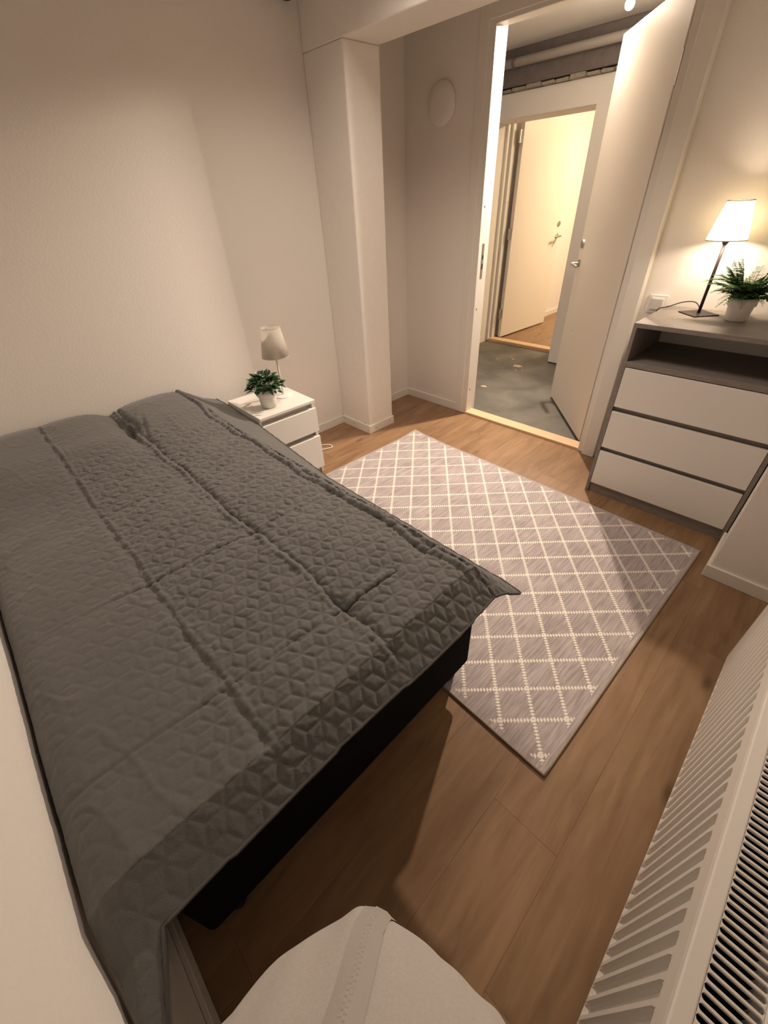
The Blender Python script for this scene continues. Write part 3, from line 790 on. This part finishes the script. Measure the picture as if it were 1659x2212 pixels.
# ================================================================== CHEST OF DRAWERS
CX0, CX1, CYF, CH = 1.812, 2.491, -.437, .911
ch = tag(empty('chest_of_drawers', (CX0, 0, 0)), 'grey wood chest with an open shelf and three white drawers beside the door', 'chest of drawers')
def cb(name, d, mt=M_oak, parent=None, bev=.001): return bx(name, d, mt, parent or ch, bev)
yb = -.006
cb('top_panel', (CX0, CX1, CYF, yb, CH - .019, CH)); 
cb('side_panel', (CX0, CX0 + .017, CYF, yb, 0, CH - .019)); cb('side_panel', (CX1 - .017, CX1, CYF, yb, 0, CH - .019))
cb('shelf_panel', (CX0 + .017, CX1 - .017, CYF, yb - .01, .718, .742))
cb('back_panel', (CX0 + .017, CX1 - .017, yb - .006, yb, .02, CH - .019), M_white_f)
cb('plinth', (CX0 + .017, CX1 - .017, CYF + .010, CYF + .026, 0, .060))
cb('drawer_rail', (CX0 + .017, CX1 - .017, CYF + .022, CYF + .038, .060, .718), M_oak)
for (z0, z1) in ((.519, .714), (.291, .493), (.064, .266)):
    dwr = cb('drawer', (CX0 + .019, CX1 - .019, CYF - .001, CYF + .015, z0, z1), M_white_f)
    cb('drawer_box', (CX0 + .03, CX1 - .03, CYF + .015, -.05, z0 + .01, z1 - .03), M_oak, dwr)

cl2 = table_lamp('lit table lamp with a dark square base on the grey chest', 1.980, -.122, CH, .29, (1.203, 1.338, .075, .047), M_shade_lit, M_brown, 'square', .0065)
bm = bmesh.new(); lathe(bm, [(.009, 1.225), (.024, 1.237), (.029, 1.252), (.022, 1.27), (.002, 1.278)], (1.980, -.122, 0), 18); done('bulb', bm, shade_mat('bulb_frost', (.95, .9, .8), (1, .85, .6), 2.0), cl2, True)
bm = bmesh.new(); tube(bm, smooth_pts([(1.978, -.115, CH + .022), (1.945, -.09, CH + .042), (1.89, -.075, CH + .034), (1.84, -.09, CH + .012), (1.800, -.10, CH - .003), (1.796, -.09, CH - .06), (1.797, -.05, CH - .25)], 6), .0023, 7); done('power_cable', bm, M_brown, cl2, True)

# fern
fx, fy = 2.133, -.165
p2 = potted('potted_fern', 'green fern in a white pot on the chest beside the lit lamp', fx, fy, CH, .054, .047, .041, .092)
def frond(L, droop, lift, n=20, wmax=.036, seed=0):
    rr = random.Random(seed); bm = bmesh.new(); pts = []
    for i in range(n + 1):
        t = i / n; pts.append(Vector((L * t, 0, lift * L * t - droop * L * t * t)))
    tube(bm, pts, [.0013 * (1 - .7 * i / n) + .0003 for i in range(n + 1)], 5)
    for i in range(3, n + 1):
        t = i / n; w_ = wmax * math.sin(math.pi * (t * .88 + .08)) ** .7 * rr.uniform(.85, 1.15)
        for sgn in (-1, 1):
            p = pts[i]; d = Vector((.62, sgn * .78, -.12 + rr.uniform(-.1, .1))).normalized(); side = Vector((.8, -sgn * .6, 0)) * .0052
            v = [bm.verts.new(p - side * .4), bm.verts.new(p + d * w_ * .45 - side), bm.verts.new(p + d * w_), bm.verts.new(p + d * w_ * .5 + side), bm.verts.new(p + side * .4)]
            bm.faces.new((v[0], v[1], v[3], v[4])); bm.faces.new((v[1], v[2], v[3]))
    me = bpy.data.meshes.new('frond'); bm.to_mesh(me); bm.free(); me.materials.append(M_fern); return me
fm = [frond(.150, .75, .95, seed=1), frond(.130, .45, 1.15, seed=2), frond(.105, .35, 1.6, seed=3), frond(.16, .95, .8, seed=4)]
rr = random.Random(4)
for i in range(92):
    az = i * 2.39996 + rr.uniform(-.2, .2); o = link('frond', fm[i % 4], p2)
    o.location = (.012 * math.cos(az), .012 * math.sin(az), .076)
    k = rr.uniform(.75, 1.12) * (1 if i < 60 else .72)
    if math.sin(az) > .35: k *= .62                     # kept short towards the wall
    o.rotation_euler = (rr.uniform(-.3, .3), rr.uniform(-.55, .05), az); o.scale = (k, k, k)

# ================================================================== RADIATOR
RXF, RXB, RZ0, RZ1, RY0, RY1 = 2.652, 2.752, .115, .612, -1.270, -2.490
ra = tag(empty('radiator', (2.70, -1.9, 0)), 'white ribbed panel radiator under the window side wall', 'radiator')
def ribbed_panel(x_out, sgn):
    """pressed steel panel: flat margins, vertical channels with tapered ends"""
    pitch = .0333; y0, y1 = RY0 - .006, RY1 + .006
    bm = bmesh.new(); ys = []
    n = int(round((y0 - y1) / (pitch / 8))); 
    zs = [RZ0, RZ0 + .004, RZ0 + .022, RZ0 + .034, (RZ0 + RZ1) / 2, RZ1 - .075, RZ1 - .055, RZ1 - .012, RZ1 - .004, RZ1]
    wt = [0, 0, .0, 1, 1, 1, 0, 0, 0, 0]
    wt[2] = .55
    inset = [.006, .001, 0, 0, 0, 0, 0, 0, .001, .006]
    grid = []
    for i in range(n + 1):
        y = y0 + (y1 - y0) * i / n
        ph = ((y0 - y - .035) / pitch) % 1.0
        live = 1.0 if (y0 - y > .035 and y - y1 > .035) else 0.0
        c = .5 - .5 * math.cos(2 * math.pi * ph); prof = min(1, max(0, (c - .25) / .45)) * .0085 * live
        grid.append([bm.verts.new((x_out + sgn * (prof * w_ + ins), y, z)) for z, w_, ins in zip(zs, wt, inset)])
    for a, b in zip(grid, grid[1:]):
        for k in range(len(zs) - 1): bm.faces.new((a[k], b[k], b[k + 1], a[k + 1]) if sgn > 0 else (a[k], a[k + 1], b[k + 1], b[k]))
    # back skin gives it thickness
    q = [bm.verts.new((x_out + sgn * .016, yy_, zz)) for yy_, zz in ((y0, RZ0 + .002), (y1, RZ0 + .002), (y1, RZ1 - .002), (y0, RZ1 - .002))]
    bm.faces.new(q if sgn < 0 else q[::-1])
    bmesh.ops.recalc_face_normals(bm, faces=bm.faces)
    return bm
done('front_panel', ribbed_panel(RXF, 1), M_radi, ra)
done('back_panel', ribbed_panel(RXB, -1), M_radi, ra)
bx('end_cover', (RXF + .002, RXB - .002, RY0 - .006, RY0, RZ0 + .01, RZ1), M_radi, ra, .002)
bx('end_cover', (RXF + .002, RXB - .002, RY1, RY1 + .006, RZ0 + .01, RZ1), M_radi, ra, .002)
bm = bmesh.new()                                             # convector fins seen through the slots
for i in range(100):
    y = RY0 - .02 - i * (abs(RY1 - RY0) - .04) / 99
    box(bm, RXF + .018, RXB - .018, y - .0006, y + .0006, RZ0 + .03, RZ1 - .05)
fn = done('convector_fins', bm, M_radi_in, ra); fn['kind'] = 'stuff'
# top grille: two rails and a bar between each pair of round-ended slots
bm = bmesh.new(); box(bm, RXF - .001, RXF + .0215, RY1, RY0, RZ1 - .002, RZ1 + .006, bev=.0028, seg=3); done('grille_rail', bm, M_radi, ra)
bm = bmesh.new(); box(bm, RXB - .0215, RXB + .001, RY1, RY0, RZ1 - .002, RZ1 + .006, bev=.0028, seg=3); done('grille_rail', bm, M_radi, ra)
bmb = bmesh.new(); box(bmb, 0, (RXB - RXF) - .043, -.0018, .0018, -.006, 0, bev=.0004)
# flared ends make the slot ends round
for sx, x0_ in ((1, 0.0), (-1, (RXB - RXF) - .043)):
    for k in range(4):
        a0_, a1_ = k / 4, (k + 1) / 4
        wid = lambda t_: .0018 + .0041 * (1 - math.sqrt(max(0, 1 - (1 - t_) ** 2)))
        xa, xb_ = x0_ + sx * .0041 * a0_, x0_ + sx * .0041 * a1_
        wa, wb_ = wid(a0_), wid(a1_)
        vs_ = [bmb.verts.new((xq, yq, zq)) for xq, wq in ((xa, wa), (xb_, wb_)) for yq in (-wq, wq) for zq in (-.005, -.0002)]
        for q in ((0, 1, 3, 2), (4, 6, 7, 5), (0, 4, 5, 1), (2, 3, 7, 6), (0, 2, 6, 4), (1, 5, 7, 3)): bmb.faces.new([vs_[j] for j in q])
bmesh.ops.recalc_face_normals(bmb, faces=bmb.faces)
mb_ = bpy.data.meshes.new('grille_bar'); bmb.to_mesh(mb_); bmb.free(); mb_.materials.append(M_radi)
nb_ = 104
for i in range(nb_ + 1):
    o = link('grille_bar', mb_, ra); o.location = Vector((RXF + .0215, RY0 - .006 - i * (abs(RY1 - RY0) - .012) / nb_, RZ1 + .0055)) - base(ra)
for y in (-1.45, -2.30):
    bx('wall_bracket', (RXB - .001, XW, y - .02, y + .02, .2, .5), M_radi, ra, .002)
bm = bmesh.new(); tube(bm, [(2.70, -1.255, .14), (2.70, -1.225, .14), (2.70, -1.215, .12), (2.70, -1.215, 0)], .008, 12); done('supply_pipe', bm, M_radi, ra, True)

# ================================================================== PERSON (the photographer, seen from above: jacket front at the frame's foot)
CAMXY = Vector((2.45713, -2.63394)); FW = Vector((-.735, .677)).normalized(); RT = Vector((.677, .735)).normalized()
def pw(lat, al, z): q = CAMXY + RT * lat + FW * al; return (q.x, q.y, z)
pe = tag(empty('person', pw(-.045, -.06, 0)), 'person in a light grey zip jacket at the photo\'s bottom edge', 'person')
# body: one skinned figure (legs, trunk, neck, head, arms)
def skin_body():
    J = {}
    P_ = []; R_ = []; E_ = []
    def v(name, lat, al, z, rx, ry=None):
        J[name] = len(P_); P_.append(Vector(pw(lat, al, z)) - base(pe)); R_.append((rx, ry or rx)); return J[name]
    def e(a, b): E_.append((J[a], J[b]))
    c = -.045
    v('pelvis', c, -.075, .80, .105, .085)
    v('waist', c, -.085, .93, .095, .075); v('chest', c, -.135, 1.10, .115, .085); v('uchest', c, -.165, 1.20, .095, .07)
    v('neck', c, -.185, 1.275, .042); v('head0', c, -.180, 1.335, .055); v('head1', c, -.185, 1.40, .075, .078); v('head2', c, -.195, 1.46, .066, .070)
    e('pelvis', 'waist'); e('waist', 'chest'); e('chest', 'uchest'); e('uchest', 'neck'); e('neck', 'head0'); e('head0', 'head1'); e('head1', 'head2')
    for s_, n_ in ((-1, 'l'), (1, 'r')):
        v('hip' + n_, c + s_ * .075, -.075, .74, .075); v('knee' + n_, c + s_ * .08, -.055, .42, .052); v('ank' + n_, c + s_ * .08, -.075, .09, .038)
        e('pelvis', 'hip' + n_); e('hip' + n_, 'knee' + n_); e('knee' + n_, 'ank' + n_)
        v('sh' + n_, c + s_ * .118, -.165, 1.18, .045); v('el' + n_, c + s_ * .138, -.130, .94, .036); v('wr' + n_, c + s_ * .135, -.085, .745, .024)
        e('uchest', 'sh' + n_); e('sh' + n_, 'el' + n_); e('el' + n_, 'wr' + n_)
        v('palm' + n_, c + s_ * .135, -.080, .69, .026, .014); e('wr' + n_, 'palm' + n_)
        for k, (dl_, ln) in enumerate(((-.022, .055), (-.008, .064), (.007, .060), (.020, .048))):
            v('f%d%s' % (k, n_), c + s_ * .130, -.076 + dl_, .655, .0085); v('g%d%s' % (k, n_), c + s_ * .126, -.074 + dl_, .655 - ln * .55, .0080); v('h%d%s' % (k, n_), c + s_ * .120, -.072 + dl_, .655 - ln, .0070)
            e('palm' + n_, 'f%d%s' % (k, n_)); e('f%d%s' % (k, n_), 'g%d%s' % (k, n_)); e('g%d%s' % (k, n_), 'h%d%s' % (k, n_))
        v('t0' + n_, c + s_ * .118, -.058, .690, .0095); v('t1' + n_, c + s_ * .108, -.048, .660, .0080); e('palm' + n_, 't0' + n_); e('t0' + n_, 't1' + n_)
    me = bpy.data.meshes.new('body'); me.from_pydata([tuple(p) for p in P_], E_, []); o = link('body', me, pe)
    sk = o.modifiers.new('skin', 'SKIN'); 
    for i, (a, b) in enumerate(R_): me.skin_vertices[0].data[i].radius = (a, b)
    me.skin_vertices[0].data[0].use_root = True
    sb = o.modifiers.new('sub', 'SUBSURF'); sb.levels = 2; sb.render_levels = 2
    me.materials.append(M_skin); return o
skin_body()
# face details and hair
hc = Vector(pw(-.045, -.185, 1.40))
for s_ in (-1, 1):
    bm = bmesh.new(); bmesh.ops.create_uvsphere(bm, u_segments=12, v_segments=8, radius=.011); bmesh.ops.translate(bm, vec=pw(-.045 + s_ * .030, -.117, 1.408), verts=bm.verts); done('eye', bm, M_white_l, pe, True)
    bm = bmesh.new(); bmesh.ops.create_uvsphere(bm, u_segments=12, v_segments=8, radius=.016); bmesh.ops.scale(bm, vec=(.7, .7, 1.6), verts=bm.verts); bmesh.ops.translate(bm, vec=pw(-.045 + s_ * .080, -.190, 1.395), verts=bm.verts); done('ear', bm, M_skin, pe, True)
bm = bmesh.new(); tube(bm, [pw(-.045, -.112, 1.405), pw(-.045, -.098, 1.375), pw(-.045, -.112, 1.368)], [.006, .011, .008], 10); done('nose', bm, M_skin, pe, True)
bm = bmesh.new(); tube(bm, [pw(-.068, -.118, 1.347), pw(-.045, -.110, 1.345), pw(-.022, -.118, 1.347)], [.003, .006, .003], 8); done('mouth', bm, mat('lips', (.45, .18, .15), .5), pe, True)
bm = bmesh.new(); bmesh.ops.create_uvsphere(bm, u_segments=28, v_segments=18, radius=.092)
for v_ in list(bm.verts):
    if v_.co.z < -.025: v_.co.z = -.025 + (v_.co.z + .025) * .3
bmesh.ops.scale(bm, vec=(1, 1, 1.0), verts=bm.verts); bmesh.ops.translate(bm, vec=pw(-.045, -.212, 1.435), verts=bm.verts); done('hair', bm, M_hair, pe, True)
# jacket: lofted shell whose rounded front carries the zip
def jacket():
    # (z, centre along, half width, half depth, front point)
    secs = [(.735, -.045, .150, .098, .030), (.76, -.045, .152, .104, .034), (.80, -.045, .150, .106, .034), (.85, -.047, .142, .106, .033), (.90, -.050, .136, .104, .031), (.95, -.060, .136, .100, .026),
            (1.02, -.090, .142, .096, .018), (1.10, -.122, .152, .094, .010), (1.17, -.152, .152, .086, .005), (1.225, -.168, .125, .074, .0), (1.26, -.178, .075, .060, 0), (1.285, -.182, .056, .052, 0)]
    n = 120; bm = bmesh.new(); rings = []
    for (z, al, hw, hd, pt) in secs:
        ring = []
        for i in range(n):
            a = 2 * math.pi * i / n          # a=90deg is front
            cs, sn = math.cos(a), math.sin(a)
            lat = hw * math.copysign(abs(cs) ** .92, cs); d_ = hd * math.copysign(abs(sn) ** .9, sn)
            if sn > 0: d_ += pt * max(0, 1 - abs(lat) / (hw * .75)) ** 1.2
            wr = .0022 * math.sin(i * .9 + z * 60) * math.sin(z * 37 + i * .3) + .0016 * math.sin(z * 120 + i * .5)
            ring.append(bm.verts.new(Vector(pw(-.045 + lat, al + d_ + wr, z))))
        rings.append(ring)
    for a, b in zip(rings, rings[1:]):
        for i in range(n): bm.faces.new((a[i], a[(i + 1) % n], b[(i + 1) % n], b[i]))
    bmesh.ops.recalc_face_normals(bm, faces=bm.faces)
    return bm
jk = done('jacket', jacket(), M_jacket, pe, True)
m1 = jk.modifiers.new('s', 'SUBSURF'); m1.levels = 1; m1.render_levels = 2
for s_ in (-1, 1):
    bm = bmesh.new(); c = -.045
    tube(bm, smooth_pts([pw(c + s_ * .09, -.160, 1.20), pw(c + s_ * .108, -.155, 1.175), pw(c + s_ * .135, -.150, 1.05), pw(c + s_ * .140, -.132, .94), pw(c + s_ * .138, -.108, .84), pw(c + s_ * .136, -.088, .755)], 4),
         [.044] * 4 + [.044] * 4 + [.044] * 4 + [.045] * 4 + [.040] * 4 + [.034], 20); done('sleeve', bm, M_jacket, pe, True)
    bm = bmesh.new(); tube(bm, smooth_pts([pw(c + s_ * .072, -.075, .80), pw(c + s_ * .078, -.065, .60), pw(c + s_ * .080, -.055, .42), pw(c + s_ * .082, -.075, .07)], 4), [.092] * 4 + [.082] * 4 + [.068] * 4 + [.060], 20); done('trouser_leg', bm, M_trous, pe, True)
    bm = bmesh.new(); bmesh.ops.create_uvsphere(bm, u_segments=18, v_segments=10, radius=1)
    for v_ in bm.verts: v_.co = Vector(pw(c + s_ * .085 + v_.co.x * .044, -.045 + v_.co.y * .125, max(0, .038 + v_.co.z * (.045 if v_.co.y < .2 else .032))))
    done('shoe', bm, M_blackp, pe, True)
# zip: tape strips, teeth and seam following the front
def front(lat, z, lift=0):
    zs_ = [.735, .76, .80, .85, .90, .95, 1.02, 1.10, 1.17]
    al = np.interp(z, zs_, [-.045, -.045, -.045, -.047, -.050, -.060, -.090, -.122, -.152]); hw = np.interp(z, zs_, [.150, .152, .150, .142, .136, .136, .142, .152, .152]); hd = np.interp(z, zs_, [.098, .104, .106, .106, .104, .100, .096, .094, .086]); pt = np.interp(z, zs_, [.030, .034, .034, .033, .031, .026, .018, .010, .005])
    l_ = lat; cs = math.copysign((min(1, abs(l_) / hw)) ** (1 / .92), l_); sn = math.sqrt(max(0, 1 - cs * cs))
    d_ = hd * sn ** .9 + pt * max(0, 1 - abs(l_) / (hw * .75)) ** 1.2
    return Vector(pw(-.045 + lat, al + d_ + lift, z + lift * .6))
def zip_lat(z): return .024 - (z - .85) * .10
bm = bmesh.new(); rows = []
for i in range(50):
    z = .76 + i * (1.16 - .76) / 49
    rows.append([bm.verts.new(front(zip_lat(z) + o_, z, .0030 if abs(o_) < .0105 else .001)) for o_ in (-.0115, -.0105, -.003, .003, .0105, .0115)])
for a, b in zip(rows, rows[1:]):
    for k in range(5): bm.faces.new((a[k], a[k + 1], b[k + 1], b[k]))
zt_ = done('zip_tape', bm, M_tape, pe, True)
bm = bmesh.new(); k = 0; z = .78
while z < 1.15:
    p = front(zip_lat(z) + (.0014 if k % 2 else -.0014), z, .0032); q = Vector((p.x, p.y, p.z))
    box(bm, q.x - .0007, q.x + .0007, q.y - .0007, q.y + .0007, q.z - .0006, q.z + .0006); z += .0028; k += 1
zz_ = done('zip_teeth', bm, M_switch, zt_)
